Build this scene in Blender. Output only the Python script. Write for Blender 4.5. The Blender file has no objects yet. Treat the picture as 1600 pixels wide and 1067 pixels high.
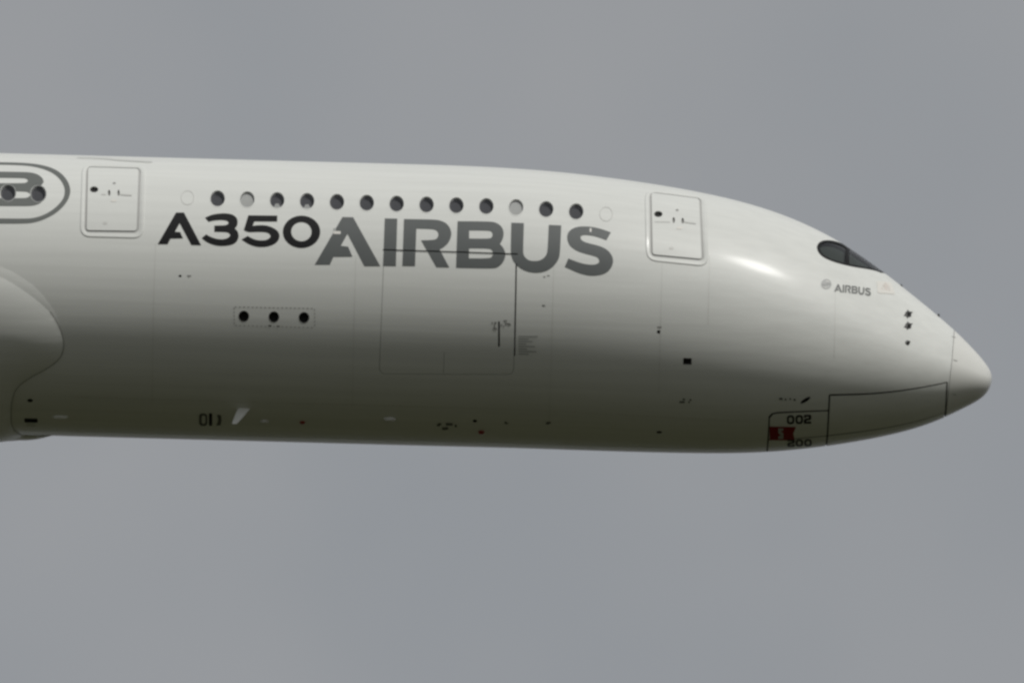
import bpy, math, random
import numpy as np
from mathutils import Vector, Matrix
from mathutils.geometry import delaunay_2d_cdt

random.seed(4)
sc = bpy.context.scene
R = math.radians

# ------------------------------------------------------------------ camera, sky, sun, exposure
ELEV = R(28.0)            # the aircraft passes this high above the photographer's horizon
ROLL = R(1.54)
DIST = 260.0              # metres to the aircraft
PXM = 73.0                # drawing units per metre on the side drawing used below
NOSE = (1549.6, 591.0)    # nose tip on that drawing
SE, CE = math.sin(ELEV), math.cos(ELEV)
VX = np.array([1.0, 0, 0]); VU = np.array([0, -SE, CE]); VD = np.array([0, CE, SE])

def sheet(p):             # drawing point -> (metres along the axis, metres up the drawing), from the nose tip
    p = np.atleast_2d(np.asarray(p, float)) - np.array(NOSE)
    return np.c_[(p[:, 0]*math.cos(ROLL) + p[:, 1]*math.sin(ROLL))/PXM,
                 (p[:, 0]*math.sin(ROLL) - p[:, 1]*math.cos(ROLL))/PXM]

tc = sheet((800, 533.5))[0]
TGT = tc[0]*VX + tc[1]*VU
CAM = TGT - DIST*VD
ALT = 1.7 - CAM[2]        # photographer's eye 1.7 m above the ground

cam_d = bpy.data.cameras.new('camera')
cam = bpy.data.objects.new('camera', cam_d); sc.collection.objects.link(cam)
cr = math.cos(ROLL)*VX + math.sin(ROLL)*VU
cu = -math.sin(ROLL)*VX + math.cos(ROLL)*VU
m = Matrix(((cr[0], cu[0], -VD[0], CAM[0]), (cr[1], cu[1], -VD[1], CAM[1]),
            (cr[2], cu[2], -VD[2], CAM[2] + ALT), (0, 0, 0, 1)))
cam.matrix_world = m
cam_d.sensor_width = 36.0
cam_d.lens = 36.0*DIST/(1600/PXM)
cam_d.clip_start = 1.0; cam_d.clip_end = 60000.0
sc.camera = cam

SUN_PHI, SUN_FWD = R(74.5), R(22.0)   # how far above the line of sight, how far towards the nose
e = SUN_PHI - ELEV
sun_dir = Vector((math.sin(SUN_FWD), -math.cos(SUN_FWD)*math.cos(e), math.cos(SUN_FWD)*math.sin(e)))
sun_d = bpy.data.lights.new('sun', 'SUN'); sun_d.energy = 1.9; sun_d.angle = R(7.0); sun_d.color = (1.0, 0.985, 0.945)
sun = bpy.data.objects.new('sun', sun_d); sc.collection.objects.link(sun)
sun.location = (0, 0, ALT + 60)
sun.rotation_euler = (-sun_dir).to_track_quat('-Z', 'Y').to_euler()

w = bpy.data.worlds.new('World'); sc.world = w; w.use_nodes = True
nt = w.node_tree; N = nt.nodes; L = nt.links; N.clear()
out = N.new('ShaderNodeOutputWorld'); bg = N.new('ShaderNodeBackground'); bg.inputs['Strength'].default_value = 0.1
sky = N.new('ShaderNodeTexSky'); sky.sky_type = 'NISHITA'; sky.sun_disc = False
sky.sun_elevation = math.asin(sun_dir.z); sky.sun_rotation = math.atan2(sun_dir.x, sun_dir.y)
sky.dust_density = 4.0
tco = N.new('ShaderNodeTexCoord')
nz = N.new('ShaderNodeTexNoise'); nz.inputs['Scale'].default_value = 22.0; nz.inputs['Detail'].default_value = 3.0
nz.inputs['Roughness'].default_value = 0.45
L.new(tco.outputs['Generated'], nz.inputs['Vector'])
ramp = N.new('ShaderNodeValToRGB')
ramp.color_ramp.elements[0].position = 0.30; ramp.color_ramp.elements[1].position = 0.70
ramp.color_ramp.elements[0].color = (0.905, 0.95, 1.005, 1); ramp.color_ramp.elements[1].color = (1.035, 1.055, 1.085, 1)
L.new(nz.outputs['Fac'], ramp.inputs['Fac'])
cl = N.new('ShaderNodeVectorMath'); cl.operation = 'SCALE'; cl.inputs['Scale'].default_value = 3.2
L.new(ramp.outputs['Color'], cl.inputs[0])
mx = N.new('ShaderNodeMix'); mx.data_type = 'RGBA'; mx.inputs[0].default_value = 0.95   # nearly closed grey cloud over the clear sky
L.new(sky.outputs['Color'], mx.inputs[6]); L.new(cl.outputs[0], mx.inputs[7])
L.new(mx.outputs[2], bg.inputs['Color']); L.new(bg.outputs[0], out.inputs['Surface'])

sc.view_settings.view_transform = 'Standard'; sc.view_settings.look = 'None'
sc.view_settings.exposure = 0.0; sc.view_settings.gamma = 1.0
sc.render.engine = 'CYCLES'
sc.cycles.filter_width = 2.7
sc.cycles.max_bounces = 8

# ------------------------------------------------------------------ materials
def mat(name, col, rough=0.5, coat=0.0, spec=0.5, metallic=0.0, mottle=0.0, scale=3.0, bump=0.0, stretch=(1, 1, 1)):
    ma = bpy.data.materials.new(name); ma.use_nodes = True
    t = ma.node_tree; b = t.nodes['Principled BSDF']
    b.inputs['Base Color'].default_value = (*col, 1)
    b.inputs['Roughness'].default_value = rough
    b.inputs['Coat Weight'].default_value = coat; b.inputs['Coat Roughness'].default_value = 0.14
    b.inputs['Specular IOR Level'].default_value = spec
    b.inputs['Metallic'].default_value = metallic
    if mottle or bump:
        tx = t.nodes.new('ShaderNodeTexCoord'); mp = t.nodes.new('ShaderNodeMapping')
        mp.inputs['Scale'].default_value = stretch
        no = t.nodes.new('ShaderNodeTexNoise'); no.inputs['Scale'].default_value = scale; no.inputs['Detail'].default_value = 6
        t.links.new(tx.outputs['Object'], mp.inputs['Vector']); t.links.new(mp.outputs[0], no.inputs['Vector'])
        if mottle:
            rp = t.nodes.new('ShaderNodeValToRGB')
            rp.color_ramp.elements[0].position = 0.3; rp.color_ramp.elements[1].position = 0.7
            rp.color_ramp.elements[0].color = (*[c*(1-mottle) for c in col], 1)
            rp.color_ramp.elements[1].color = (*[min(1, c*(1+mottle)) for c in col], 1)
            t.links.new(no.outputs['Fac'], rp.inputs['Fac']); t.links.new(rp.outputs['Color'], b.inputs['Base Color'])
        if bump:
            bp = t.nodes.new('ShaderNodeBump'); bp.inputs['Strength'].default_value = 1.0; bp.inputs['Distance'].default_value = bump
            t.links.new(no.outputs['Fac'], bp.inputs['Height']); t.links.new(bp.outputs[0], b.inputs['Normal'])
    return ma

WHITE = (0.79, 0.80, 0.765)
M = {}
M['paint'] = mat('white_paint', WHITE, 0.42, 0.075, 0.25, mottle=0.035, scale=1.6, bump=0.0020, stretch=(0.13, 4.0, 4.0))
M['radome'] = mat('radome_paint', (0.79, 0.79, 0.75), 0.45, 0.12, 0.3, mottle=0.012, scale=2.0)
M['trim'] = mat('trim_paint', (0.66, 0.66, 0.63), 0.45, 0.2, 0.4)
M['joint'] = mat('joint_sealant', (0.68, 0.68, 0.645), 0.5)
M['seal'] = mat('rubber_seal', (0.30, 0.30, 0.285), 0.7)
M['black'] = mat('black_paint', (0.007, 0.007, 0.008), 0.5, 0.0, 0.2)
M['gapwall'] = mat('gap_edge', (0.05, 0.05, 0.045), 0.8, spec=0.1)
M['doorseal'] = mat('door_seal', (0.52, 0.52, 0.50), 0.7)
M['cockpit'] = mat('cockpit_interior', (0.11, 0.118, 0.112), 0.8)
M['grey'] = mat('grey_paint', (0.128, 0.138, 0.136), 0.45, 0.08, 0.3, mottle=0.03, scale=2)
M['grey2'] = mat('light_grey_paint', (0.165, 0.175, 0.165), 0.45, 0.08, 0.3)
M['grey3'] = mat('window_rim_grey', (0.30, 0.31, 0.30), 0.5)
M['palegrey'] = mat('pale_grey_paint', (0.42, 0.43, 0.42), 0.45)
M['dark'] = mat('dark_interior', (0.022, 0.022, 0.023), 0.8)
M['cabin'] = mat('cabin_lining', (0.26, 0.26, 0.265), 0.7)
M['cabinback'] = mat('cabin_darkness', (0.115, 0.115, 0.12), 0.9)
M['blind_litpatch'] = mat('blind_and_lit_patch', (0.62, 0.62, 0.58), 0.6)  # colour of the drawn blinds, also used for the painted lit patches
M['hole'] = mat('port_black', (0.006, 0.006, 0.006), 0.8)
M['metal'] = mat('bare_metal', (0.45, 0.45, 0.44), 0.35, metallic=0.9)
M['probe'] = mat('probe_dark_metal', (0.05, 0.05, 0.048), 0.45, metallic=0.3)
M['red'] = mat('red_paint', (0.26, 0.014, 0.012), 0.6, 0.0, 0.2)
M['beacon'] = mat('red_lens', (0.30, 0.03, 0.02), 0.3)
M['mask'] = mat('cockpit_mask', (0.010, 0.010, 0.010), 0.5, 0.0, 0.2)
M['pink'] = mat('faded_orange', (0.77, 0.71, 0.65), 0.5)
M['sticker'] = mat('sticker_white', (0.82, 0.80, 0.745), 0.5)
M['mark'] = mat('stencil_grey', (0.33, 0.33, 0.315), 0.5)
M['markdark'] = mat('stencil_dark', (0.15, 0.15, 0.14), 0.6, spec=0.2)
M['word'] = mat('small_word_grey', (0.20, 0.205, 0.20), 0.5, spec=0.3)

def glass(name, tint, rough=0.02, ior=1.5):
    ma = bpy.data.materials.new(name); ma.use_nodes = True
    t = ma.node_tree; t.nodes.clear()
    o = t.nodes.new('ShaderNodeOutputMaterial'); mixn = t.nodes.new('ShaderNodeMixShader')
    tr = t.nodes.new('ShaderNodeBsdfTransparent'); tr.inputs[0].default_value = (*tint, 1)
    gl = t.nodes.new('ShaderNodeBsdfGlossy'); gl.inputs['Roughness'].default_value = rough
    fr = t.nodes.new('ShaderNodeFresnel'); fr.inputs['IOR'].default_value = ior
    t.links.new(fr.outputs[0], mixn.inputs[0]); t.links.new(tr.outputs[0], mixn.inputs[1]); t.links.new(gl.outputs[0], mixn.inputs[2])
    t.links.new(mixn.outputs[0], o.inputs['Surface'])
    return ma
M['glass'] = glass('cabin_glass', (0.85, 0.86, 0.88))
M['cockglass'] = glass('cockpit_glass', (0.62, 0.66, 0.64), 0.03, 1.6)

# ------------------------------------------------------------------ the ground under the flight path
gm = mat('dark_grassland', (0.0245, 0.0250, 0.0060), 0.9, mottle=0.35, scale=0.01)
gme = bpy.data.meshes.new('ground')
gme.from_pydata([(-25000, -25000, 0), (25000, -25000, 0), (25000, 25000, 0), (-25000, 25000, 0)], [], [(0, 1, 2, 3)])
gme.materials.append(gm)
ground = bpy.data.objects.new('ground', gme); sc.collection.objects.link(ground); ground['kind'] = 'structure'

# ------------------------------------------------------------------ hull form: two outlines of the side drawing
CT = [-0.142, -0.0029, 0.1538, 0.3317, 0.5543, 0.8366, 1.1539, 1.5046, 1.9065, 2.3514, 2.8003, 3.1826, 3.4892, 3.718, 3.8913, 4.0311, 4.1473, 4.2235, 4.2528, 4.2525, 4.2526, 4.2525, 4.2526]
CB = [0.2129, -0.0019, -0.2054, -0.3863, -0.5276, -0.6768, -0.8639, -1.0541, -1.2189, -1.3648, -1.4992, -1.6238, -1.7185, -1.7659, -1.7807, -1.7831, -1.7768, -1.7674, -1.7728, -1.773, -1.7729, -1.773, -1.7727]
CT = np.array(CT); CB = np.array(CB); QM = 4.0; NS = 20; HS = QM/NS
def spline(c, q):
    q = np.clip(q, 0, QM-1e-9); i = np.floor(q/HS).astype(int); u = q/HS - i
    return ((1-u)**3*c[i] + (3*u**3-6*u**2+4)*c[i+1] + (-3*u**3+3*u**2+3*u+1)*c[i+2] + u**3*c[i+3])/6
DC = np.array([0.0877, 0.1715, 0.2046, 0.1871, 0.1275, 0.0516, 0, 0, 0])             # how far the widest line sinks towards the nose
KC = np.array([1.0899, 0.9965, 0.9202, 0.8696, 0.8669, 0.9235, 0.988, 0.988, 0.988])  # half width against half height
def spline6(c, q):
    q = np.clip(q, 0, 3.6-1e-9); i = np.floor(q/0.6).astype(int); u = q/0.6 - i
    return ((1-u)**3*c[i] + (3*u**3-6*u**2+4)*c[i+1] + (-3*u**3+3*u**2+3*u+1)*c[i+2] + u**3*c[i+3])/6
def section(q):           # half width, height above and below the widest line, height of that line
    q = np.asarray(q, float)
    t = spline(CT, q); b = spline(CB, q); H = (t-b)/2
    vm = (t+b)/2 - spline6(DC, q)*H; w_ = spline6(KC, q)*H
    hu = np.sqrt(np.maximum((t-vm)**2-(w_*SE)**2, 1e-10))/CE; hl = np.sqrt(np.maximum((vm-b)**2-(w_*SE)**2, 1e-10))/CE
    return w_, hu, hl, vm/CE
def hull(q, th, off=0.0):
    q = np.maximum(np.asarray(q, float), 1e-6); th = np.asarray(th, float)
    def P(q, th):
        w_, hu, hl, z_ = section(q); s = np.sin(th)
        return np.stack([-q*q, -w_*np.cos(th), z_ + np.where(s > 0, hu, hl)*s], -1)
    p = P(q, th)
    d = 1e-4
    dq = P(q+d, th) - P(np.maximum(q-d, 1e-7), th); dt = P(q, th+d) - P(q, th-d)
    n = np.cross(dq, dt); n /= np.maximum(np.linalg.norm(n, axis=-1, keepdims=True), 1e-12)
    c = np.stack([-q*q, 0*q, section(q)[3]], -1)
    s = np.sign(np.sum(n*(p-c), -1, keepdims=True)); s[s == 0] = 1
    n = n*s
    return p + n*np.asarray(off)[..., None] if np.ndim(off) else p + n*off, n

def cast(pts):            # drawing points -> hull coordinates (station s, girth g = 3*angle)
    sv = sheet(pts)
    base = sv[:, :1]*VX + sv[:, 1:]*VU
    dr = base - CAM; dr /= np.linalg.norm(dr, axis=1, keepdims=True)
    s = np.minimum(sv[:, 0].copy(), -1e-5)
    for _ in range(8):
        w_, hu, hl, z_ = section(np.sqrt(-s))
        def root(h_):
            y0, z0 = base[:, 1]/w_, (base[:, 2]-z_)/h_
            dy, dz = dr[:, 1]/w_, dr[:, 2]/h_
            A = dy*dy+dz*dz; Bq = y0*dy+z0*dz; C = y0*y0+z0*z0-1
            return (-Bq-np.sqrt(np.maximum(Bq*Bq-A*C, 0)))/A
        tu, tl = root(hu), root(hl)
        upper = base[:, 2]+tu*dr[:, 2] >= z_
        tau = np.where(upper, tu, tl); h_ = np.where(upper, hu, hl)
        s = np.minimum(base[:, 0]+tau*dr[:, 0], -1e-5)
    th = np.arctan2((base[:, 2]+tau*dr[:, 2]-z_)/h_, -(base[:, 1]+tau*dr[:, 1])/w_)
    return np.c_[s, 3*th]

def densify(P, step, closed):
    P = np.asarray(P, float); o = []
    n = len(P)
    for i in range(n if closed else n-1):
        a, b = P[i], P[(i+1) % n]
        k = max(1, int(math.ceil(np.linalg.norm(b-a)/step)))
        for j in range(k): o.append(a+(b-a)*j/k)
    if not closed: o.append(P[-1])
    return np.array(o)
def soften(P, closed=True, it=2, lim=50):   # round off only the shallow corners
    P = [np.array(p, float) for p in P]
    for _ in range(it):
        o = []; n = len(P)
        for i in range(n):
            if not closed and i in (0, n-1): o.append(P[i]); continue
            a, b, c = P[i-1], P[i], P[(i+1) % n]
            u, v = b-a, c-b
            ang = abs(math.degrees(math.atan2(u[0]*v[1]-u[1]*v[0], u[0]*v[0]+u[1]*v[1])))
            if 1 < ang < lim: o += [b-u*0.25, b+v*0.25]
            else: o.append(b)
        P = o
    return np.array(P)
def loop(pts, step=4, smooth=True):      # closed drawing outline -> hull outline
    p = soften(pts) if smooth else np.array(pts, float)
    return cast(densify(p, step, True))
def line(pts, step=4, smooth=True):
    p = soften(pts, False) if smooth else np.array(pts, float)
    return cast(densify(p, step, False))
def rrect(x0, y0, x1, y1, r, sk=0.0, n=5, slope=0.027):
    o = []
    for cx, cy, a0 in ((x1-r, y0+r, -90), (x1-r, y1-r, 0), (x0+r, y1-r, 90), (x0+r, y0+r, 180)):
        for k in range(n+1):
            a = R(a0+90*k/n); x, y = cx+r*math.cos(a), cy+r*math.sin(a)
            o.append((x+sk*(y-(y0+y1)/2), y+slope*(x-(x0+x1)/2)))
    return o
def quadrect(tl, tr, br, bl, r, n=5):    # four-sided outline with rounded corners
    P = [np.array(p, float) for p in (tl, tr, br, bl)]; o = []
    for i in range(4):
        a, b, c = P[i-1], P[i], P[(i+1) % 4]
        u = (a-b)/np.linalg.norm(a-b); v = (c-b)/np.linalg.norm(c-b)
        for k in range(n+1):
            t = k/n
            o.append((1-t)**2*(b+u*r)+2*t*(1-t)*b+t*t*(b+v*r))
    return o
def ellipse(cx, cy, rx, ry, n=28, rot=0.0):
    c, s = math.cos(rot), math.sin(rot)
    return [(cx+rx*math.cos(a)*c-ry*math.sin(a)*s, cy+rx*math.cos(a)*s+ry*math.sin(a)*c) for a in np.linspace(0, 2*math.pi, n, endpoint=False)]
def stroke(P, wd, closed):               # hull polyline -> outline(s) of a strip of width wd
    P = np.asarray(P, float)
    if closed: t = np.roll(P, -1, 0)-np.roll(P, 1, 0)
    else: t = np.gradient(P, axis=0)
    sc_ = np.ones(len(P))
    n = np.c_[-t[:, 1], t[:, 0]]; n /= np.maximum(np.linalg.norm(n, axis=1, keepdims=True), 1e-12)
    a, b = P+n*wd/2, P-n*wd/2
    return [a, b] if closed else [np.vstack([a, b[::-1]])]

def inside(pt, poly):
    x, y = pt[:, 0], pt[:, 1]; r = np.zeros(len(pt), bool)
    px, py = poly[:, 0], poly[:, 1]; qx, qy = np.roll(px, -1), np.roll(py, -1)
    bb = (x >= px.min()) & (x <= px.max()) & (y >= py.min()) & (y <= py.max())
    idx = np.nonzero(bb)[0]
    if len(idx) == 0: return r
    xs, ys = x[idx][:, None], y[idx][:, None]
    c = ((py > ys) != (qy > ys)) & (xs < (qx-px)*(ys-py)/np.where(qy == py, 1e-30, qy-py)+px)
    r[idx] = (c.sum(1) % 2) == 1
    return r
def to_uv(P): P = np.asarray(P, float); return np.c_[6*np.sqrt(np.maximum(-P[:, 0], 0)), P[:, 1]]
def from_uv(P): return P[:, 0]/6, P[:, 1]/3     # q, theta

def cdt(points, loops, open_lines=()):
    V = [points] if len(points) else []; Ed = []; n = len(points)
    for l in loops:
        k = len(l); V.append(l); Ed += [(n+i, n+(i+1) % k) for i in range(k)]; n += k
    for l in open_lines:
        k = len(l); V.append(l); Ed += [(n+i, n+i+1) for i in range(k-1)]; n += k
    V = np.vstack(V)
    r = delaunay_2d_cdt([Vector(v) for v in V], Ed, [], 0, 1e-6, False)
    co = np.array([(v[0], v[1]) for v in r[0]])
    F = np.array([f for f in r[2] if len(f) == 3])
    return co, F

def build(name, co, nor, faces, material, parent, extra=None, smooth=True):
    me = bpy.data.meshes.new(name)
    V = [tuple(c) for c in co]; F = [tuple(int(i) for i in f) for f in faces]
    me.from_pydata(V, [], F)
    me.materials.append(material)
    if smooth:
        me.polygons.foreach_set('use_smooth', [True]*len(F))
        if nor is not None:
            me.normals_split_custom_set_from_vertices([tuple(x) for x in nor])
    me.update()
    o = bpy.data.objects.new(name, me); sc.collection.objects.link(o)
    if parent is not None: o.parent = parent
    return o

def skin_mesh(name, co, F, material, parent, off=0.0, depth=0.0):
    """triangles F over hull parameters co -> smooth patch, with walls of the given depth round its free edges"""
    used, inv = np.unique(F, return_inverse=True); F = inv.reshape(-1, 3); uv = co[used]
    q, th = from_uv(uv)
    p, n = hull(q, th, off)
    a, b, c = p[F[:, 0]], p[F[:, 1]], p[F[:, 2]]
    fn = np.cross(b-a, c-a); flip = np.sum(fn*n[F[:, 0]], 1) < 0
    F[flip] = F[flip][:, ::-1]
    P = [p]; NN = [n]; FF = [F]; nwall = 0
    if depth:
        ed = {}
        for f in F:
            for i in range(3):
                u, v = int(f[i]), int(f[(i+1) % 3]); k = (min(u, v), max(u, v))
                ed[k] = None if k in ed else (u, v)
        bd = [e for e in ed.values() if e]
        lim = uv[:, 0].max() if name == 'fuselage_skin' else 1e9
        def rim(i): return abs(abs(th[i])-math.pi) < 1e-4 or uv[i, 0] < 0.03 or uv[i, 0] > UVMAX-1e-3
        bd = [e for e in bd if not (rim(e[0]) and rim(e[1]))]
        if bd:
            base = len(p); vs = []; ns = []; fs = []
            for u, v in bd:
                A, B_ = p[u], p[v]; D, C_ = A-n[u]*depth, B_-n[v]*depth
                wn = np.cross(B_-A, n[u]); wn /= max(np.linalg.norm(wn), 1e-9)
                k = base+len(vs); vs += [A, B_, C_, D]; ns += [wn]*4
                fs += [(k, k+2, k+1), (k, k+3, k+2)]
            nwall = len(fs)
            P.append(np.array(vs)); NN.append(np.array(ns)); FF.append(np.array(fs))
    o = build(name, np.vstack(P), np.vstack(NN), np.vstack(FF), material, parent)
    if nwall:
        o.data.materials.append(M['gapwall'])
        o.data.polygons.foreach_set('material_index', [0]*len(F)+[1]*nwall)
    return o

def patch(name, outers, material, parent, holes=(), cut=(), off=0.005, grid=(0.12, 0.08)):
    """painted or laid-on sheet that follows the hull; outlines in hull coordinates"""
    allp = [to_uv(l) for l in list(outers)+list(holes)]; cuts = [to_uv(l) for l in cut]
    st = np.vstack(outers)
    gs = np.arange(st[:, 0].min(), st[:, 0].max()+grid[0], grid[0]); gg = np.arange(st[:, 1].min(), st[:, 1].max()+grid[1], grid[1])
    G = np.array([(a, b) for a in gs for b in gg]); G[:, 0] = np.minimum(G[:, 0], -1e-5)
    G = to_uv(G)
    k = np.zeros(len(G), bool)
    for l in allp: k ^= inside(G, l)
    co, F = cdt(G[k], allp+cuts)
    c = co[F].mean(1); keep = np.zeros(len(F), bool)
    for l in allp: keep ^= inside(c, l)
    for l in cuts: keep &= ~inside(c, l)
    return skin_mesh(name, co, F[keep], material, parent, off)

def strip(name, P, wd, material, parent, off=0.004, closed=False, cut=()):
    P = np.asarray(P)
    return patch(name, stroke(P, wd, closed), material, parent, cut=cut, off=off)

def loft(name, outline, rings, material, parent, cap=True):
    """rings of (scale, height) round an outline, following the hull, closed by a cap"""
    O = np.asarray(outline); c = O.mean(0); n = len(O); P = []; F = []
    for s, h in rings:
        u = c+(O-c)*s; u[:, 0] = np.minimum(u[:, 0], -1e-5)
        p, _ = hull(np.sqrt(-u[:, 0]), u[:, 1]/3, h); P.append(p)
    for r in range(len(rings)-1):
        for i in range(n):
            j = (i+1) % n; F.append((r*n+i, r*n+j, (r+1)*n+j, (r+1)*n+i))
    P = np.vstack(P)
    if cap:
        k = len(P); u = c[None]; p, _ = hull(np.sqrt(-u[:, 0]), u[:, 1]/3, rings[-1][1]); P = np.vstack([P, p])
        r = (len(rings)-1)*n
        F += [(r+i, r+(i+1) % n, k) for i in range(n)]
    # outward winding
    f = F[0]; pc, nc = hull(np.sqrt(-c[None, 0]), c[None, 1]/3)
    me = bpy.data.meshes.new(name); me.from_pydata([tuple(x) for x in P], [], F)
    me.materials.append(material); me.update()
    import bmesh
    bm = bmesh.new(); bm.from_mesh(me); bmesh.ops.recalc_face_normals(bm, faces=bm.faces); bm.to_mesh(me); bm.free()
    me.polygons.foreach_set('use_smooth', [True]*len(me.polygons))
    try: me.set_sharp_from_angle(angle=R(35))
    except Exception: pass
    o = bpy.data.objects.new(name, me); sc.collection.objects.link(o); o.parent = parent
    return o

# ------------------------------------------------------------------ the aircraft
plane = bpy.data.objects.new('airliner', None); sc.collection.objects.link(plane)
plane.location = (0, 0, ALT)
plane['label'] = 'white airliner with grey and black lettering flying across a grey overcast sky'
plane['category'] = 'airliner'

QEND = math.sqrt(33.0); UVMAX = 6*QEND
pieces = []      # (name, outline in hull coordinates, what)   later ones win
gaps = []
def region(name, P): pieces.append((name, to_uv(P)))
def gap(P): u = to_uv(P); pieces.append(('gap', u)); gaps.append(P)
def groove(P, wd, closed):
    st = stroke(P, wd, closed)
    if closed:
        a, b = st
        ar = lambda z: abs(np.sum(z[:, 0]*np.roll(z[:, 1], -1)-np.roll(z[:, 0], -1)*z[:, 1]))
        if ar(a) < ar(b): a, b = b, a
        return a, b
    return st[0]

# --- radome and its joint
rs = np.array([[1491, 515], [1490, 530], [1488, 560], [1484.5, 590], [1481, 615], [1478.5, 650]])
rst = cast(rs); rad_s = rst[:, 0]
def radome_station(th):   # joint lies in a nearly flat plane, leaning a little
    co_ = np.polyfit(np.sin(rst[:, 1]/3), rad_s, 1); return np.polyval(co_, np.sin(th))
TH = np.linspace(-math.pi, math.pi, 181)
rj = np.c_[radome_station(TH), 3*TH]
d = 0.0045
region('radome', np.vstack([[[-1e-5, -3*math.pi]], rj, [[-1e-5, 3*math.pi]]]))
gap(np.vstack([rj+[d, 0], (rj-[d, 0])[::-1]]))

# --- passenger doors
DOORS = [dict(leaf=((1016, 300.5), (1094, 310.5), (1098, 406.5), (1018, 399)), outer=((1009, 297.5), (1102.5, 309), (1105, 415.5), (1011.5, 406)),
              win=(1028.5, 335, 6.6, 4.6), slots=((1052.5, 344.5, 2.0, 4.6), (1066.5, 345.5, 2.0, 4.6)), bar=((1069, 347.5), (1087, 350)), bar2=((1023, 347), (1047, 347.5)),
              marks=((1058, 329, 2.4, 1.5), (1049, 388, 3.6, 2.2), (1062, 356.5, 5, 2.2)), gut=((1036, 289.8), (1068, 295), (1112, 304.5))),
         dict(leaf=((136, 261), (218.5, 263.5), (215, 362.5), (133.5, 361.5)), outer=((130, 257), (226, 260.5), (222.5, 371.5), (126.5, 369)),
              win=(147, 296.5, 6.6, 4.6), slots=((170.5, 302, 2.0, 4.8), (185.2, 302, 1.8, 4.8)), bar=((188, 304.5), (206, 306)), bar2=((158, 304.5), (166, 304.8)),
              marks=((178.5, 287, 2.6, 1.4), (164.5, 349, 3.6, 2.4), (178, 314, 5, 2.2)), gut=((121, 247.2), (165, 248.5), (180, 251), (238, 254.3)))]
for D in DOORS:
    D['loop'] = loop(quadrect(*D['leaf'], 6), 4, False)
    D['oloop'] = loop(quadrect(*D['outer'], 15), 4, False)
    region('passenger_door', D['loop'])
    a, b = groove(D['loop'], 0.046, True)
    pieces.append(('gap', to_uv(a))); pieces.append(('passenger_door', to_uv(b)))
    D['leafloop'] = b
    x, y, rx, ry = D['win']
    D['winloop'] = loop(ellipse(x, y, rx, ry, 20), 4, False); gap(D['winloop'])
    D['slotloops'] = []
    for x, y, rx, ry in D['slots']:
        l = loop(ellipse(x, y, rx, ry, 14), 9, False); gap(l); D['slotloops'].append(l)

# --- cargo door
cargo = loop(quadrect((600, 392.5), (806.5, 399), (802.5, 585), (592.5, 584), 11), 6, False)
ca, cb = groove(cargo, 0.008, True)
pieces.append(('gap', to_uv(ca))); pieces.append(('cargo_door', to_uv(cb)))
cargo_top = line([(598, 390.5), (700, 393.5), (809, 397.3)], 8)
ct_strip = groove(cargo_top, 0.030, False); gap(ct_strip)
cargo_right = line([(806.6, 412), (806, 450), (805, 500), (804, 556)], 6)
cr_strip = groove(cargo_right, 0.030, False); gap(cr_strip)
handle_slot = loop(rrect(778.3, 502, 781, 542, 1.2), 4, False); gap(handle_slot)
hatch = line([(694, 550), (693.5, 570), (693, 584)], 4); gap(groove(hatch, 0.006, False))
LETTER_CUT = [ct_strip, cr_strip]

# --- nose gear doors
def mirror(P): P = np.array(P); P[:, 1] = -3*math.pi-P[:, 1]; return P
def keel(x0, x1, n=20):   # belly centre line between two drawing stations
    s0, s1 = sheet((x0, 690))[0][0], sheet((x1, 640))[0][0]
    return np.c_[np.linspace(s0, s1, n), np.full(n, -1.5*math.pi)]
gtop = line([(1296, 617), (1320, 616.5), (1345, 615.8), (1370, 614.3), (1400, 611.5), (1430, 607), (1455, 602.5), (1480.5, 597)], 5)
gfront_s = gtop[-1]; grear_s = gtop[0]
def girth(p0, g1, n=16): return np.c_[np.full(n, p0[0]), np.linspace(p0[1], g1, n)]
gfront = girth(gtop[-1]-[0.012, 0], -1.5*math.pi); grear = girth(gtop[0], -1.5*math.pi)
kf = np.c_[np.linspace(grear[-1][0], gfront[-1][0], 24), np.full(24, -1.5*math.pi)]
fore = np.vstack([gtop, gfront[1:], kf[::-1][1:], grear[::-1][1:-1]])
region('nose_gear_door', fore); region('nose_gear_door_b', mirror(fore))
atop = line([(1202, 652), (1206, 646.5), (1214, 644.6), (1240, 643.4), (1270, 642.2), (1295, 641.2)], 4)
arear = girth(atop[0], -1.5*math.pi)
ka = np.c_[np.linspace(arear[-1][0], grear[-1][0], 14), np.full(14, -1.5*math.pi)]
aft = np.vstack([atop, girth(np.array([grear[0][0]-1e-3, atop[-1][1]]), -1.5*math.pi), ka[::-1][1:], arear[::-1][1:-1]])
region('nose_gear_door_c', aft); region('nose_gear_door_d', mirror(aft))
for l, wd in ((gtop, 0.060), (atop, 0.050), (gfront, 0.030), (grear, 0.034), (arear, 0.030)):
    gap(groove(l, wd, False)); gap(groove(mirror(l)[::-1], wd, False))
gap(groove(kf, 0.055, False)); gap(groove(ka, 0.045, False))

# --- cabin windows
WIN = [(12.6, 301.6), (60, 303), (340, 310.3), (386.3, 311.7), (433, 313), (479.8, 314.3), (526.4, 315.7), (573, 317), (619.7, 318.4), (666.4, 319.8), (713, 321), (759.8, 322.3), (806.3, 324), (853.3, 327), (900.2, 330.6)]
BLANK = [(293, 309.2), (947, 334.8)]
wl = [loop(ellipse(x, y, 11.3, 12.2, 28, 0.03), 9, False) for x, y in WIN]
for l in wl: gap(l)
WIN_CUT = []
for l in wl[:2]:
    c = l.mean(0); WIN_CUT.append(c+(l-c)*1.16)

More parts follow.
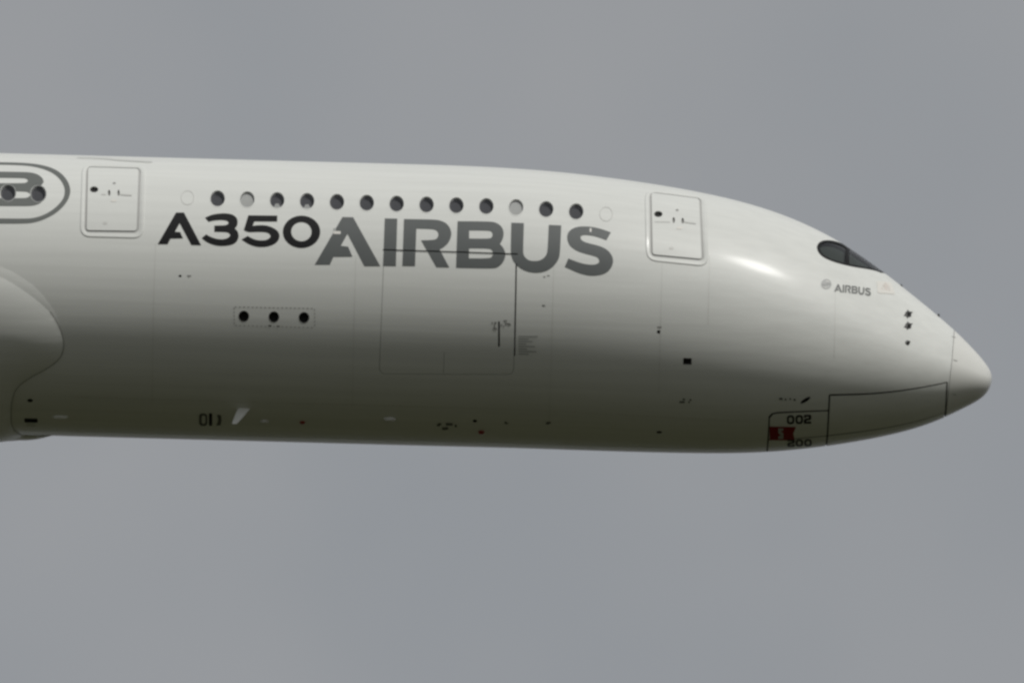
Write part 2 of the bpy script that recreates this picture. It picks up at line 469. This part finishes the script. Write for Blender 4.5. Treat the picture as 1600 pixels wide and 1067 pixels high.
# --- outflow ports, small ports
PORTS = [(381, 494), (428, 495), (475, 496)]
portl = [loop(ellipse(x, y, 7.3, 7.6, 22), 9, False) for x, y in PORTS]
for l in portl: gap(l)
SMALL = [('static_port', rrect(1067.5, 559.5, 1080.5, 569.3, 0.8)), ('scoop_inlet', ellipse(1258.5, 625, 9.2, 2.6, 18, -0.56)),
         ('drain_port', ellipse(1029.3, 518.3, 2.8, 2.8, 12)), ('drain_port', ellipse(47, 625.5, 4.5, 2.6, 12)),
         ('scoop_inlet', rrect(38, 653.5, 59, 660, 2)), ('drain_port', ellipse(281.4, 431.3, 2.4, 1.8, 12)),
         ('drain_port', ellipse(1030, 675, 4.5, 1.8, 12)), ('drain_port', ellipse(742, 657.5, 3.4, 2.2, 12))]
smalll = []
for nme, px in SMALL:
    l = loop(px, 9, False); gap(l); smalll.append((nme, l))

# --- cockpit windows
lowp = [(1276.2, 386.5), (1277.2, 392), (1281, 398), (1288, 403.3), (1297, 407.4), (1310, 411.8), (1325, 415.6), (1340, 418.4), (1355, 420.6), (1368, 423.2), (1377, 426.6)]
upp = [(1276.2, 386.5), (1278, 380.7), (1283, 376.8), (1290, 375.2), (1300, 375.6), (1312, 378.8), (1319, 382.0)]
low = line(lowp, 3); up = line(upp, 3)
sf, tf = low[-1][0], low[-1][1]/3
su, tu = up[-1][0], up[-1][1]/3
t = np.linspace(0, 1, 14)[1:]
lowc = np.c_[sf+0.22*np.sin(t*math.pi/2), 3*(tf+(math.pi/2-tf)*t)]
upc = np.c_[su+0.12*np.sin(t*math.pi/2), 3*(tu+(math.pi/2-tu)*t)]
half = np.vstack([low, lowc])            # from the rear corner along the sill to the centre line
halfu = np.vstack([up, upc])
def mir2(P): P = np.array(P)[::-1].copy(); P[:, 1] = 3*math.pi-P[:, 1]; return P
mask = np.vstack([half, mir2(half)[1:], mir2(halfu)[::-1][1:], halfu[::-1][1:-1]])
region('windscreen_frame', mask)
pane1 = loop([(1280.6, 386.5), (1282.5, 382), (1287, 378.8), (1293, 377.9), (1302, 378.7), (1311, 381.6), (1318.5, 385.2), (1322, 387.5), (1322, 411.5), (1312, 408.9), (1300, 405.2), (1291, 401), (1285, 396), (1281.5, 391)], 3)
# forward panes lie between the post, the sill and the brow and run over the top to the centre post
def between(th0, th1, f0, f1, s_post=None):
    lo = half[np.argsort(half[:, 1])]; hi = halfu[np.argsort(halfu[:, 1])]
    th = np.linspace(th0, th1, 16)
    a = np.interp(3*th, lowtab[:, 0], lowtab[:, 1]); b = np.interp(3*th, hightab[:, 0], hightab[:, 1])
    A = np.c_[b+(a-b)*f1, 3*th]; B_ = np.c_[b+(a-b)*f0, 3*th]
    return A, B_
def table(P):
    i = np.argsort(P[:, 1]); return np.c_[P[i, 1], P[i, 0]]
lowtab = table(np.vstack([low[len(low)//2:], lowc])); hightab = table(np.vstack([up[len(up)//2:], upc]))
p2 = cast(densify(soften([(1327.2, 412.6), (1340, 415.2), (1355, 417.8), (1366, 420.6), (1373.5, 424)], False), 3, False))
p2_up = cast([(1327.2, 389.3)])
th2 = R(72)
e0 = np.c_[np.linspace(p2[-1][0], np.interp(3*th2, lowtab[:, 0], lowtab[:, 1])-0.05, 6)[1:], np.linspace(p2[-1][1], 3*th2, 6)[1:]]
bs = np.interp(3*th2, hightab[:, 0], hightab[:, 1])+0.06
e1 = np.array([[bs, 3*th2]])
pane2 = np.vstack([p2, e0, np.c_[np.linspace(e0[-1][0], bs, 6)[1:], np.full(5, 3*th2)], p2_up])
A, B_ = between(R(74.5), R(88.8), 0.07, 0.92)
pane3 = np.vstack([A, B_[::-1]])
pane3 = densify(pane3, 0.08, True)
panes = [pane1, pane2, pane3]
allpanes = panes+[mir2(p) for p in panes]
for i, p in enumerate(allpanes): region('pane_%d' % i, p)

# --- triangulate the whole hull with every outline in it
qs = np.concatenate([[0.004, 0.03, 0.06, 0.1], np.arange(0.15, 2.9, 0.055), np.sqrt(np.arange(8.5, 33.0, 0.30)), [QEND]])
ths = np.linspace(-math.pi, math.pi, 145)
G = np.array([(6*q, 3*t) for q in qs for t in ths])
uvl = [u for _, u in pieces]
co, F = cdt(G, uvl)
cen = co[F].mean(1)
names = ['fuselage_skin']+[n for n, _ in pieces]
lab = np.zeros(len(F), int)
for i, (n, u) in enumerate(pieces): lab[inside(cen, u)] = i+1
ok = (cen[:, 0] > 6*0.004) & (cen[:, 0] < UVMAX) & (np.abs(cen[:, 1]) < 3*math.pi)
lab[~ok] = -1
labname = np.array([names[i] if i >= 0 else 'gap' for i in lab])

skin = skin_mesh('fuselage_skin', co, F[labname == 'fuselage_skin'], M['paint'], plane, 0, 0.05)
skin['label'] = 'white painted fuselage skin'
rad = skin_mesh('radome', co, F[labname == 'radome'], M['radome'], plane, 0.0, 0.05)
door_objs = []
for k, D in enumerate(DOORS):
    mk = (labname == 'passenger_door') & (cen[:, 0] < 36 if k == 0 else cen[:, 0] > 0)
    c0 = to_uv(D['loop'])
    mk = (labname == 'passenger_door') & inside(cen, c0)
    door_objs.append(skin_mesh('passenger_door', co, F[mk], M['paint'], plane, 0.006, 0.06))
cargo_o = skin_mesh('cargo_door', co, F[labname == 'cargo_door'], M['paint'], plane, 0.0, 0.05)
gear = [skin_mesh('nose_gear_door', co, F[labname == n], M['paint'], plane, 0.003, 0.05) for n in ('nose_gear_door', 'nose_gear_door_b', 'nose_gear_door_c', 'nose_gear_door_d')]
wsf = skin_mesh('windscreen_frame', co, F[labname == 'windscreen_frame'], M['mask'], plane, 0.0, 0.03)
for i in range(6):
    skin_mesh('windscreen_pane', co, F[labname == 'pane_%d' % i], M['cockglass'], wsf, -0.012, 0)

patch('cockpit_interior', [mask], M['cockpit'], wsf, off=-0.11)
# inner shell seen through the gaps, and the closing bulkhead at the cut end
qs2 = np.concatenate([np.arange(0.35, 4.0, 0.1), np.linspace(4.0, QEND, 12)]); th2_ = np.linspace(-math.pi, math.pi, 73)[:-1]
P = []; Fq = []
for q in qs2: P.append(hull(np.full(72, q), th2_, -0.17)[0])
for r in range(len(qs2)-1):
    for i in range(72): Fq.append((r*72+i, r*72+(i+1) % 72, (r+1)*72+(i+1) % 72, (r+1)*72+i))
P.append(hull(np.full(72, QEND), th2_, -0.001)[0]); n0 = len(qs2)*72
for i in range(72): Fq.append((n0-72+i, n0-72+(i+1) % 72, n0+(i+1) % 72, n0+i))
Fq.append(tuple(range(n0-72, n0))); Fq.append(tuple(range(72)))
build('inner_shell', np.vstack(P), None, Fq, M['dark'], plane, smooth=False)

# ------------------------------------------------------------------ cabin windows
for k, l in enumerate(wl):
    c = l.mean(0)
    fr = loft('cabin_window', l, [(1.13, 0.0), (1.12, 0.004), (1.01, 0.004), (1.0, -0.004), (0.97, -0.03)], M['grey3' if k < 2 else 'paint'], plane, cap=False)
    loft('window_lining', l, [(0.97, -0.03), (0.94, -0.05), (0.84, -0.10)], M['cabin'], fr, cap=False)
    loft('window_interior', l, [(0.85, -0.099), (0.4, -0.099)], M['cabinback'], fr)
    loft('window_pane', l, [(0.975, -0.029), (0.5, -0.029)], M['glass'], fr)
    if k in (3, 12):
        loft('blind_and_lit_patch', l, [(0.94, -0.055), (0.5, -0.055)], M['blind_litpatch'], fr)
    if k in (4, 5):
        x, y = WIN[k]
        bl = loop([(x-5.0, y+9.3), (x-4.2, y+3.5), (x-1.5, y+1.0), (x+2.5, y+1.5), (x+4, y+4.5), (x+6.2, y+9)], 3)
        patch('blind_and_lit_patch', [bl], M['blind_litpatch'], fr, off=-0.075, grid=(0.05, 0.05))  # pale shape painted in for the lit patch low in these windows
for x, y in BLANK:
    l = loop(ellipse(x, y, 10.6, 11.6, 28), 9, False)
    pl = loft('window_plug', l, [(1.0, -0.001), (0.985, 0.005), (0.90, 0.005), (0.88, 0.001)], M['trim'], plane, cap=False)

# ------------------------------------------------------------------ doors
for D, o in zip(DOORS, door_objs):
    st = [D['oloop'], stroke(D['loop'], 0.03, True)]
    a, b = groove(D['loop'], 0.030, True)
    oa, ob = groove(D['oloop'], 0.05, True)
    # raised surround: bevelled bead that follows the outer outline
    n = len(D['oloop']); Pp = []; 
    prof = [(-0.065, 0.0), (-0.040, 0.011), (0.010, 0.016), (0.030, 0.0)]
    t = np.roll(D['oloop'], -1, 0)-np.roll(D['oloop'], 1, 0)
    nn = np.c_[-t[:, 1], t[:, 0]]; nn /= np.linalg.norm(nn, axis=1, keepdims=True)
    cc = D['oloop'].mean(0)
    sg = np.sign(np.sum(nn*(D['oloop']-cc), 1).mean()); nn *= sg
    rings = []
    for dx, h in prof:
        u = D['oloop']+nn*dx; rings.append(hull(np.sqrt(-u[:, 0]), u[:, 1]/3, h)[0])
    Fs = [(r*n+i, r*n+(i+1) % n, (r+1)*n+(i+1) % n, (r+1)*n+i) for r in range(len(prof)-1) for i in range(n)]
    so = build('door_surround', np.vstack(rings), None, Fs, M['paint'], plane, smooth=False)
    patch('door_seal', stroke(D['loop'], 0.075, True), M['doorseal'], o, off=-0.012)
    g = line(D['gut'], 4)
    u = stroke(g, 0.05, False)[0]
    loft_o = strip('rain_gutter', g, 0.055, M['trim'], plane, off=0.03)
    # fittings
    l = D['winloop']
    dw = loft('door_window', l, [(1.0, 0.0), (0.95, -0.03)], M['trim'], o, cap=False)
    loft('window_interior', l, [(0.96, -0.05), (0.5, -0.05)], M['dark'], o)
    for s in D['slotloops']:
        loft('handle_recess', s, [(1.0, 0.003), (0.9, -0.03), (0.5, -0.03)], M['seal'], o)
    strip('door_handle', line(D['bar'], 3), 0.045, M['trim'], o, off=0.016)
    strip('door_handle', line(D['bar2'], 3), 0.03, M['trim'], o, off=0.012)
    for i, (x, y, rx, ry) in enumerate(D['marks']):
        patch('door_placard', [loop(ellipse(x, y, rx, ry, 12), 9, False)], M[('mark', 'joint', 'sticker')[i]], o, off=0.011)

# ------------------------------------------------------------------ lettering
def letter(pts, mt, holes=(), name='letter', cut=(), off=0.006, lab=None, smooth=True, step=4, par=None):
    o = patch(name, [loop(pts, step, smooth)], mt, par or plane, [loop(h, step, smooth) for h in holes], cut, off)
    if lab: o['label'] = lab
    return o
GA = [(246.5, 381.8), (275, 332.5), (287.5, 332.5), (314.3, 383.5), (299, 383), (280.8, 349), (273.2, 362.5), (281.5, 363), (286, 372.8), (266.5, 373), (262, 381.8)]
G3 = [(320.5, 340.5), (330, 336), (342, 334), (352, 333.5), (362, 335), (368, 338.5), (371, 343), (371.5, 349), (370, 354), (366.8, 357.3), (371, 361), (373, 367), (372.5, 373), (369, 379), (362, 383), (350, 384.6), (340, 384.3), (330, 381.8), (321, 377.3), (315.3, 372.3), (322.2, 366.5), (328, 370), (336, 373), (345, 374.5), (353, 373.5), (358, 371), (360, 367.5), (357.5, 364), (352, 362.8), (335, 362.5), (335, 352.8), (350, 352.6), (355, 351.5), (357.5, 348.5), (355.5, 345.5), (350, 344.2), (340, 344.2), (331, 345.5), (326, 347)]
G5 = [(388, 336.8), (433.5, 337.3), (433, 346.5), (397.5, 346.3), (394.8, 353.3), (402, 352.3), (412, 352), (422, 354), (431, 358.5), (436, 364), (437, 370), (435, 376), (430, 381), (421, 385), (410, 386.4), (399, 385.6), (388, 381.6), (377.5, 374.5), (387, 369), (395, 373.5), (403, 375.8), (413, 376), (419, 374.3), (423, 370.3), (422, 366.2), (417, 363.3), (408, 362.6), (398, 362.8), (390, 363.2), (385, 362), (381, 359.8)]
letter(GA, M['black'], lab='black letter A of the type number')
letter(G3, M['black'], lab='black numeral 3'); letter(G5, M['black'], lab='black numeral 5')
letter(ellipse(471.2, 362.5, 29.2, 25.2, 48), M['black'], [ellipse(471, 362.3, 16, 15, 36)], lab='black numeral 0')
BA = [(491.8, 413.7), (535, 339.5), (551.8, 339.8), (594.2, 416), (569.5, 416), (543, 365.5), (532.5, 384.3), (544, 385.6), (550.7, 401.2), (521, 401.5), (515.5, 413.7)]
BI = [(601.3, 341.6), (620.8, 342), (618.6, 416), (598.6, 415.7)]
BR = [(631.3, 342.6), (678, 343.3), (689, 345), (698, 349.5), (703.5, 357), (705.6, 365), (704, 373), (700, 380.5), (694, 386), (687, 390), (702, 418), (682, 417.7), (658, 375.8), (678, 375.2), (683, 373), (685.5, 367.5), (684, 361.5), (678, 358.2), (650.6, 357.5), (648.5, 415.9), (628.8, 415.7)]
BB = [(715, 346), (768, 346.3), (777, 349), (784, 354.5), (787, 362), (786.5, 371), (783.5, 378), (781, 381.5), (785, 385.5), (788, 390.5), (790, 397), (789, 404), (785, 411.5), (779, 417), (772, 419.7), (712.7, 418.5)]
BBH = [[(733, 360.3), (765, 360.5), (769, 363), (770, 367), (768.5, 371), (765, 373.3), (733, 373)], [(733, 388), (765, 388.3), (769, 391), (770.5, 396), (769, 401), (765, 404), (732.5, 403.8)]]
BU = [(799, 348.3), (818.6, 349), (817.3, 393), (818, 398), (820.5, 402.5), (826, 407), (834, 408.3), (843, 407.5), (850, 403.5), (854.5, 397), (856, 388), (857.5, 351.8), (877, 352.5), (875, 396), (873, 405), (867, 414), (859, 421), (848, 425.5), (836, 426.6), (824, 424.7), (812, 419), (803, 410), (799, 401), (798, 393)]
BS = [(954.5, 363.5), (947.5, 375.5), (938, 372), (928, 369), (918, 367.5), (910, 367.5), (907, 370), (907.5, 374), (911, 377.5), (920, 380.5), (935, 384), (945, 388), (952, 393.5), (957, 401), (958.3, 409.5), (955.5, 418), (950, 424.5), (942, 429), (930, 431), (918, 430.5), (905, 427), (892, 421.5), (882.5, 417), (888, 404), (898, 408), (910, 412), (922, 414), (931, 413.5), (936, 410.5), (936.5, 406), (934, 402.5), (928, 400), (912, 396), (900, 391.5), (891, 385), (887, 377.5), (886, 370), (887.5, 364), (892, 359), (899, 355.5), (908, 354), (920, 354.3), (932, 356), (944, 359.5)]
WORD = [('A', BA, []), ('I', BI, []), ('R', BR, []), ('B', BB, BBH), ('U', BU, []), ('S', BS, [])]
for ch, p, h in WORD:
    letter(p, M['grey'], h, cut=LETTER_CUT, lab='large dark grey letter %s' % ch)
# small word under the cockpit
def small(p):
    o = []
    for x, y in p:
        u = (x-492)/466; v = (y-(413.5+u*14.5))/74
        o.append((1303.2+57.5*u, 455.6+6.6*u+11.8*v))
    return o
for ch, p, h in WORD:
    letter(small(p), M['word'], [small(q) for q in h], name='small_letter', lab='small grey letter %s under the cockpit' % ch, step=1.0)
em = letter(ellipse(1291, 444, 8.0, 7.8, 26), M['palegrey'], name='emblem_disc', step=2)
letter([(1284.2, 443), (1289, 445), (1292.5, 442.6), (1298, 443.8), (1298.2, 446), (1293, 444.6), (1289, 447.2), (1284.4, 445.6)], M['mark'], name='emblem_stroke', off=0.007, par=em, step=1.5)
letter([(1288, 440.2), (1293, 438.6), (1297, 440.5), (1293, 440.2)], M['sticker'], name='emblem_stroke', off=0.007, par=em, step=1.5)
letter([(1285.5, 448.6), (1290, 450.2), (1296, 448.6), (1291, 449.2)], M['sticker'], name='emblem_stroke', off=0.007, par=em, step=1.5)
stk = letter(quadrect((1370, 439), (1392, 441.5), (1399, 460), (1371, 458), 3), M['sticker'], name='nose_sticker', step=3)
letter([(1376, 452), (1383, 441), (1390, 448), (1391, 455)], M['pink'], name='sticker_print', off=0.006, par=stk, step=2)

# capsule emblem with its letter, running out of the frame
RO = [(-70, 253.6), (0, 254), (40, 255), (62, 257.6), (80, 262.2), (95, 270.3), (106, 283), (110.6, 297), (108, 310), (100, 322), (88, 333), (72, 342), (55, 347.8), (40, 349.6), (0, 349.6), (-70, 349)]
RI = [(-70, 257), (0, 257.6), (40, 258.8), (62, 262.4), (80, 269), (92, 278), (99, 288), (101.8, 298), (100, 309), (93, 319), (82, 328.7), (68, 336.7), (52, 341.3), (38, 342), (0, 341.7), (-70, 341)]
xm = -120
RO2 = RO+[(2*xm-x, y-0.054*(x-xm)) for x, y in RO[::-1]]; RI2 = RI+[(2*xm-x, y-0.054*(x-xm)) for x, y in RI[::-1]]
o = letter(RO2, M['grey2'], [RI2], name='capsule_ring', lab='grey capsule outline painted round a letter')
CB_ = [(-60, 268.2), (0, 268.8), (40, 269.3), (52, 270.6), (61, 274), (67, 279.5), (68.3, 285), (64, 290.6), (69.5, 295.5), (72.3, 303), (70.5, 311), (64, 317.6), (54, 321.3), (45, 322.3), (0, 322.2), (-60, 321.4)]
CBH = [[(-32, 278), (36, 278.6), (42, 280), (44, 282.6), (42, 285.6), (36, 287), (-32, 286.6)], [(-32, 298.6), (38, 299.3), (45, 301), (47.6, 304.5), (45, 308.5), (38, 310.4), (-32, 309.8)]]
letter(CB_, M['grey2'], CBH, cut=WIN_CUT, lab='mid grey letter B inside the capsule outline')

# number and flag on the nose gear doors
def zero(x, y, w_, h_): return rrect(x, y, x+w_, y+h_, min(w_, h_)*0.38, slope=-0.02), rrect(x+3, y+3, x+w_-3, y+h_-3, 2, slope=-0.02)
def two(x, y, w_, h_):
    f = [(0, .32), (0, .12), (.1, 0), (.9, 0), (1, .12), (1, .46), (.88, .57), (.34, .66), (.3, .78), (1, .78), (1, 1), (0, 1), (0, .58), (.12, .46), (.66, .38), (.7, .21), (.3, .21), (.3, .32)]
    return [(x+a*w_, y+b*h_-0.02*a*w_) for a, b in f]
nums = [zero(1229.5, 648.3, 11.5, 13.8), zero(1243, 648, 11.5, 13.8), (two(1256, 647.6, 11.5, 13.8), None)]
for o_, h_ in nums:
    O = loop(o_, 2, False); H = [loop(h_, 2, False)] if h_ else []
    patch('door_number', [O], M['black'], gear[2], H, off=0.008)
# the same number on the other leaf, read from the other side
def turn(P): return [(2*1248.7-x+0.3, 697.2-(y-647.6)*0.80) for x, y in P]
for o_, h_ in nums:
    patch('door_number', [loop(turn(o_), 2, False)], M['black'], gear[3], [loop(turn(h_), 2, False)] if h_ else [], off=0.008)
fg = letter([(1202.5, 666), (1243.5, 666.5), (1239.5, 676.8), (1241.5, 687.5), (1202.5, 687.2)], M['red'], name='red_flag', off=0.007, smooth=False, par=gear[2])
letter([(1216, 668.5), (1224, 668.5), (1224, 672), (1219.5, 673), (1224, 676), (1224, 685), (1216, 685), (1216, 681), (1220.5, 679.5), (1216, 676)], M['palegrey'], name='flag_mark', off=0.0095, smooth=False, par=fg)

# ------------------------------------------------------------------ ports, vents, stencils
for l in portl: loft('outflow_port', l, [(1.12, 0.0), (1.1, 0.004), (1.0, 0.004), (0.96, -0.05), (0.6, -0.06)], M['hole'], plane)
for (nme, l) in smalll: loft(nme, l, [(1.0, 0.002), (0.92, -0.03), (0.5, -0.035)], M['hole'], plane)
def dash(p0, p1, n, duty=0.5, wd=0.015, mt='mark'):
    p0, p1 = np.array(p0, float), np.array(p1, float)
    for i in range(n):
        a = p0+(p1-p0)*(i+0.1)/n; b = p0+(p1-p0)*(i+0.1+duty)/n
        strip('stencil_dash', line([a, b], 5), wd, M[mt], plane)
dash((366, 479.5), (491.5, 482), 19); dash((366.5, 508.5), (491.5, 512), 19)
dash((365.8, 480), (366, 509), 5); dash((491.5, 482), (491.8, 512), 5)
def bits(x0, y0, x1, y1, n, mt='mark', big=2.2, hh=1.0):
    for i in range(n):
        x = x0+(x1-x0)*random.random(); y = y0+(y1-y0)*random.random()
        a = big*(0.5+random.random())
        letter([(x-a, y-hh), (x+a, y-hh*0.8), (x+a*0.9, y+hh), (x-a*0.8, y+hh*0.9)], M[mt], name='stencil_mark', smooth=False)
bits(418, 508.5, 436, 510, 4, 'markdark', 2.2, 0.9)
bits(768, 503, 775, 516, 6, 'mark', 1.8, 1.3); bits(783, 500, 797, 512, 8, 'mark', 2.0, 1.2)
for i in range(8):
    y = 525.5+i*3.9; x1 = (840, 826, 832, 822, 836, 824, 838, 826)[i]
    strip('placard_line', line([(810, y), (x1, y+0.4)], 5), 0.024, M['palegrey'], plane)
bits(849, 430, 857, 434, 2, 'mark', 2.4, 0.9); bits(847, 474, 853, 478, 2, 'mark', 2.6, 1.0)
bits(294, 429, 300, 437, 3, 'mark', 1.6, 0.9); bits(1027, 509, 1032, 511, 1, 'mark', 2.5, 1)
bits(1056, 623, 1084, 628, 5, 'markdark', 2.2, 1.4); bits(1219, 622, 1242, 628, 6, 'markdark', 2.4, 1.4)
bits(855, 659, 860, 663, 2, 'markdark', 2.2, 1.3); bits(788, 658, 796, 661, 2, 'markdark', 3, 1)
bits(693, 660, 716, 670, 5, 'markdark', 3.5, 2.0); bits(681, 660, 687, 665, 2, 'markdark', 2, 1.5)
for x, y in ((1489.5, 526.5), (1492, 563), (1490.5, 616)):
    letter([(x-3.5, y-1.0), (x+1, y-0.6), (x+4.5, y+1.2), (x+0.5, y+1.0)], M['mark'], name='radome_latch', par=rad, step=2)
# ribbed vent with its frame, low on the side
vent = letter(rrect(311, 645.5, 324, 665, 5), M['markdark'], [rrect(315, 648.5, 321, 662, 3)], name='drain_vent', step=2)
letter(rrect(326.5, 645, 331.5, 665, 2), M['hole'], name='drain_vent', step=2)
letter([(339, 647.5), (345, 648), (346.5, 656), (344.5, 664), (338, 664.5), (341.5, 656)], M['markdark'], name='drain_vent', step=2)
# light patches on the white "word" where small sensor plates sit
letter(rrect(521, 361.5, 532.3, 366, 1), M['sticker'], name='sensor_plate', off=0.008, step=2)
letter(rrect(521, 357, 525, 361.5, 1), M['palegrey'], name='sensor_plate', off=0.008, step=2)
letter(rrect(921.3, 357, 924.2, 363, 1), M['sticker'], name='sensor_plate', off=0.008, step=2)
letter(rrect(41, 662, 55, 666, 1), M['trim'], name='panel_tag', step=3)

# ------------------------------------------------------------------ probes and antennas
def fin(name, px, h_, chord, sweep, mt, thick=0.03, taper=0.45):
    """swept blade standing on the hull; px is the middle of its foot on the drawing"""
    u = cast([px]); q, th = np.sqrt(-u[:, 0]), u[:, 1]/3
    p, n = hull(q, th, -0.01); p, n = p[0], n[0]
    ax = np.array([1.0, 0, 0]); ax -= n*ax.dot(n); ax /= np.linalg.norm(ax); sd = np.cross(n, ax)
    V = []; prof = [(0.5, 0), (0.3, 0.7), (0.0, 1), (-0.3, 0.7), (-0.5, 0), (-0.3, -0.7), (0, -1), (0.3, -0.7)]
    lv = [(0, 1, 1), (0.5, 1-(1-taper)*0.5, 0.8), (0.93, taper*1.05, 0.6), (1.0, taper*0.75, 0.25)]
    for f, cscale, tscale in lv:
        c = p+n*h_*f+ax*(-sweep*f)
        for a, b in prof: V.append(c+ax*a*chord*cscale+sd*b*thick*0.5*tscale)
    Fs = [(r*8+i, r*8+(i+1) % 8, (r+1)*8+(i+1) % 8, (r+1)*8+i) for r in range(3) for i in range(8)]+[tuple(range(24, 32)), tuple(range(8))[::-1]]
    return build(name, np.array(V), None, Fs, M[mt], plane, smooth=False)
b = fin('blade_antenna', (381.5, 638.5), 0.44, 0.27, 0.20, 'paint', 0.035, 0.42)
def bump(name, px, rx, ry, h_, mt, rot=0.0):
    l = loop(ellipse(px[0], px[1], rx, ry, 18, rot), 9, False)
    return loft(name, l, [(1.0, -0.002), (0.9, h_*0.55), (0.65, h_*0.9), (0.3, h_)], M[mt], plane)
bump('low_antenna', (609, 654), 10, 2.6, 0.07, 'trim'); bump('low_antenna', (413, 657.5), 7, 2.2, 0.06, 'trim')
bump('panel_lip', (94, 650.5), 13, 1.6, 0.06, 'paint')
bump('beacon_lens', (752, 674.5), 5, 2.4, 0.05, 'beacon'); bump('beacon_lens', (472.5, 659.5), 4.5, 2.2, 0.04, 'beacon')
for x, y, s in ((1419, 491, 1.0), (1419, 509, 1.0), (1418, 535.3, 0.75)):
    base = bump('sensor_probe', (x, y), 5.2*s, 5.2*s, 0.012, 'probe')
    if s > 0.9:
        # probe head: short arm standing off the plate and a tube pointing forward
        pr = [(-7, 2.5), (-3, -2), (-1, -7), (1.2, -3), (7, -3.5), (3.5, 0.5), (4.5, 4), (0.8, 3), (-1.5, 7), (-2.5, 3.2)]
        letter([(x+a*1.05, y+b_*1.05) for a, b_ in pr], M['probe'], name='probe_plate', off=0.006, par=base, step=1.5, smooth=False)
    u = cast([(x, y)]); p, n = hull(np.sqrt(-u[:, 0]), u[:, 1]/3, 0.0); p, n = p[0], n[0]
    ax = np.array([1.0, 0, 0]); ax -= n*ax.dot(n); ax /= np.linalg.norm(ax); sd = np.cross(n, ax)
    V = []
    for c, r in ((p, 0.022), (p+n*0.07*s, 0.018), (p+n*0.08*s+ax*0.03, 0.014), (p+n*0.08*s+ax*0.05*s, 0.010)):
        d2 = ax if r > 0.017 else n
        for k in range(6): V.append(c+(d2*math.cos(k*math.pi/3)+sd*math.sin(k*math.pi/3))*r)
    Fs = [(r*6+i, r*6+(i+1) % 6, (r+1)*6+(i+1) % 6, (r+1)*6+i) for r in range(3) for i in range(6)]+[tuple(range(18, 24))]
    build('probe_tube', np.array(V), None, Fs, M['probe'], base, smooth=False)
fin('small_probe', (1466.5, 494.5), 0.06, 0.07, 0.03, 'probe', 0.03)
fin('small_probe', (1409, 447.5), 0.04, 0.07, 0.03, 'probe', 0.03)

# ------------------------------------------------------------------ skin joints
def joint(x, th0, th1, wd=0.010):
    s = sheet((x, 480))[0][0]; n = 24
    strip('skin_joint', np.c_[np.full(n, s), 3*np.linspace(R(th0), R(th1), n)], wd, M['joint'], plane, off=0.0025)
joint(1104.5, 8, -25); joint(1031, 2, -60); joint(863, -2, -80); joint(1302, 12, -30); joint(556, -8, -75); joint(245, -5, -75)
def lap(x0, x1, th, wd=0.012):
    s0, s1 = sheet((x0, 480))[0][0], sheet((x1, 480))[0][0]; n = 30
    strip('skin_joint', np.c_[np.linspace(s0, s1, n), np.full(n, 3*R(th))], wd, M['joint'], plane, off=0.0025)
lap(120, 1190, -73.5); lap(110, 1180, -101)

# ------------------------------------------------------------------ wing root fairing
edge = [(-420, 392), (-250, 394), (-130, 398), (-60, 407), (0, 427), (30, 443.5), (60, 466.5), (84, 494), (96, 520), (100, 541), (94, 560), (74, 575), (45, 590), (25, 605), (17.5, 625), (16, 650), (18, 668), (30, 679), (55, 683)]
el = line(edge, 5)
tail = np.array([[el[-1][0]+0.35, -3*R(112)], [el[-1][0]+0.2, -3*R(130)], [el[-1][0]-1.0, -3*R(150)], [-32.5, -3*R(165)]])
tl = densify(np.vstack([el[-1:], tail]), 0.12, False)
front = np.vstack([el, tl[1:]])
front[:, 0] = np.maximum(front[:, 0], -32.5)
outl = densify(np.vstack([front, [[-32.5, front[0][1]]]]), 0.3, True)
gs = np.arange(-32.5, -19.6, 0.13); gg = np.arange(-3*R(165), 3*R(40), 0.10)
G = to_uv(np.array([(a, b_) for a in gs for b_ in gg])); G = G[inside(G, to_uv(outl))]
fo = to_uv(densify(outl, 0.08, True))
# extra rows close to the edge, where the fairing curves most
co2, F2 = cdt(G, [fo])
c2 = co2[F2].mean(1); F2 = F2[inside(c2, fo)]
used, inv = np.unique(F2, return_inverse=True); F2 = inv.reshape(-1, 3); uv = co2[used]
sg_ = np.c_[-(uv[:, 0]/6)**2, uv[:, 1]]
fd = densify(front, 0.05, False)
dist = np.array([np.sqrt(((fd-x)**2).sum(1)).min() for x in sg_])
q, th = from_uv(uv)
hgt = 0.004+0.20*(1-np.exp(-dist/0.90))+0.12*(1-np.exp(-dist/0.5))*np.clip((-np.degrees(th)-70)/30, 0, 1)
p, n = hull(q, th, hgt)
a_, b_, c_ = p[F2[:, 0]], p[F2[:, 1]], p[F2[:, 2]]
fl_ = np.sum(np.cross(b_-a_, c_-a_)*n[F2[:, 0]], 1) < 0; F2[fl_] = F2[fl_][:, ::-1]
fair = build('wing_root_fairing', p, None, F2, M['paint'], plane)
top = front[(front[:, 0] > -27) & (front[:, 1] > -3*R(44))]
tp = np.clip(np.linspace(0, 6, len(top))[::-1], 0, 1)      # the fillet dies out towards its lower end
P = []
tt = np.gradient(top, axis=0); nn = np.c_[-tt[:, 1], tt[:, 0]]; nn /= np.linalg.norm(nn, axis=1, keepdims=True)
for dx, h in [(-0.07, 0.017), (0.0, 0.013), (0.07, 0.010), (0.17, -0.002)]:
    u = top+nn*dx*(0.3+0.7*tp[:, None]); P.append(hull(np.sqrt(-u[:, 0]), u[:, 1]/3, h*tp-0.003*(1-tp))[0])
n = len(top)
build('fairing_fillet', np.vstack(P), None, [(r*n+i, r*n+i+1, (r+1)*n+i+1, (r+1)*n+i) for r in range(3) for i in range(n-1)], M['paint'], fair)
strip('fairing_seal', front[(front[:, 0] > -27) & (front[:, 1] <= -3*R(34))]+[0.01, 0.0], 0.014, M['seal'], fair, off=0.012)
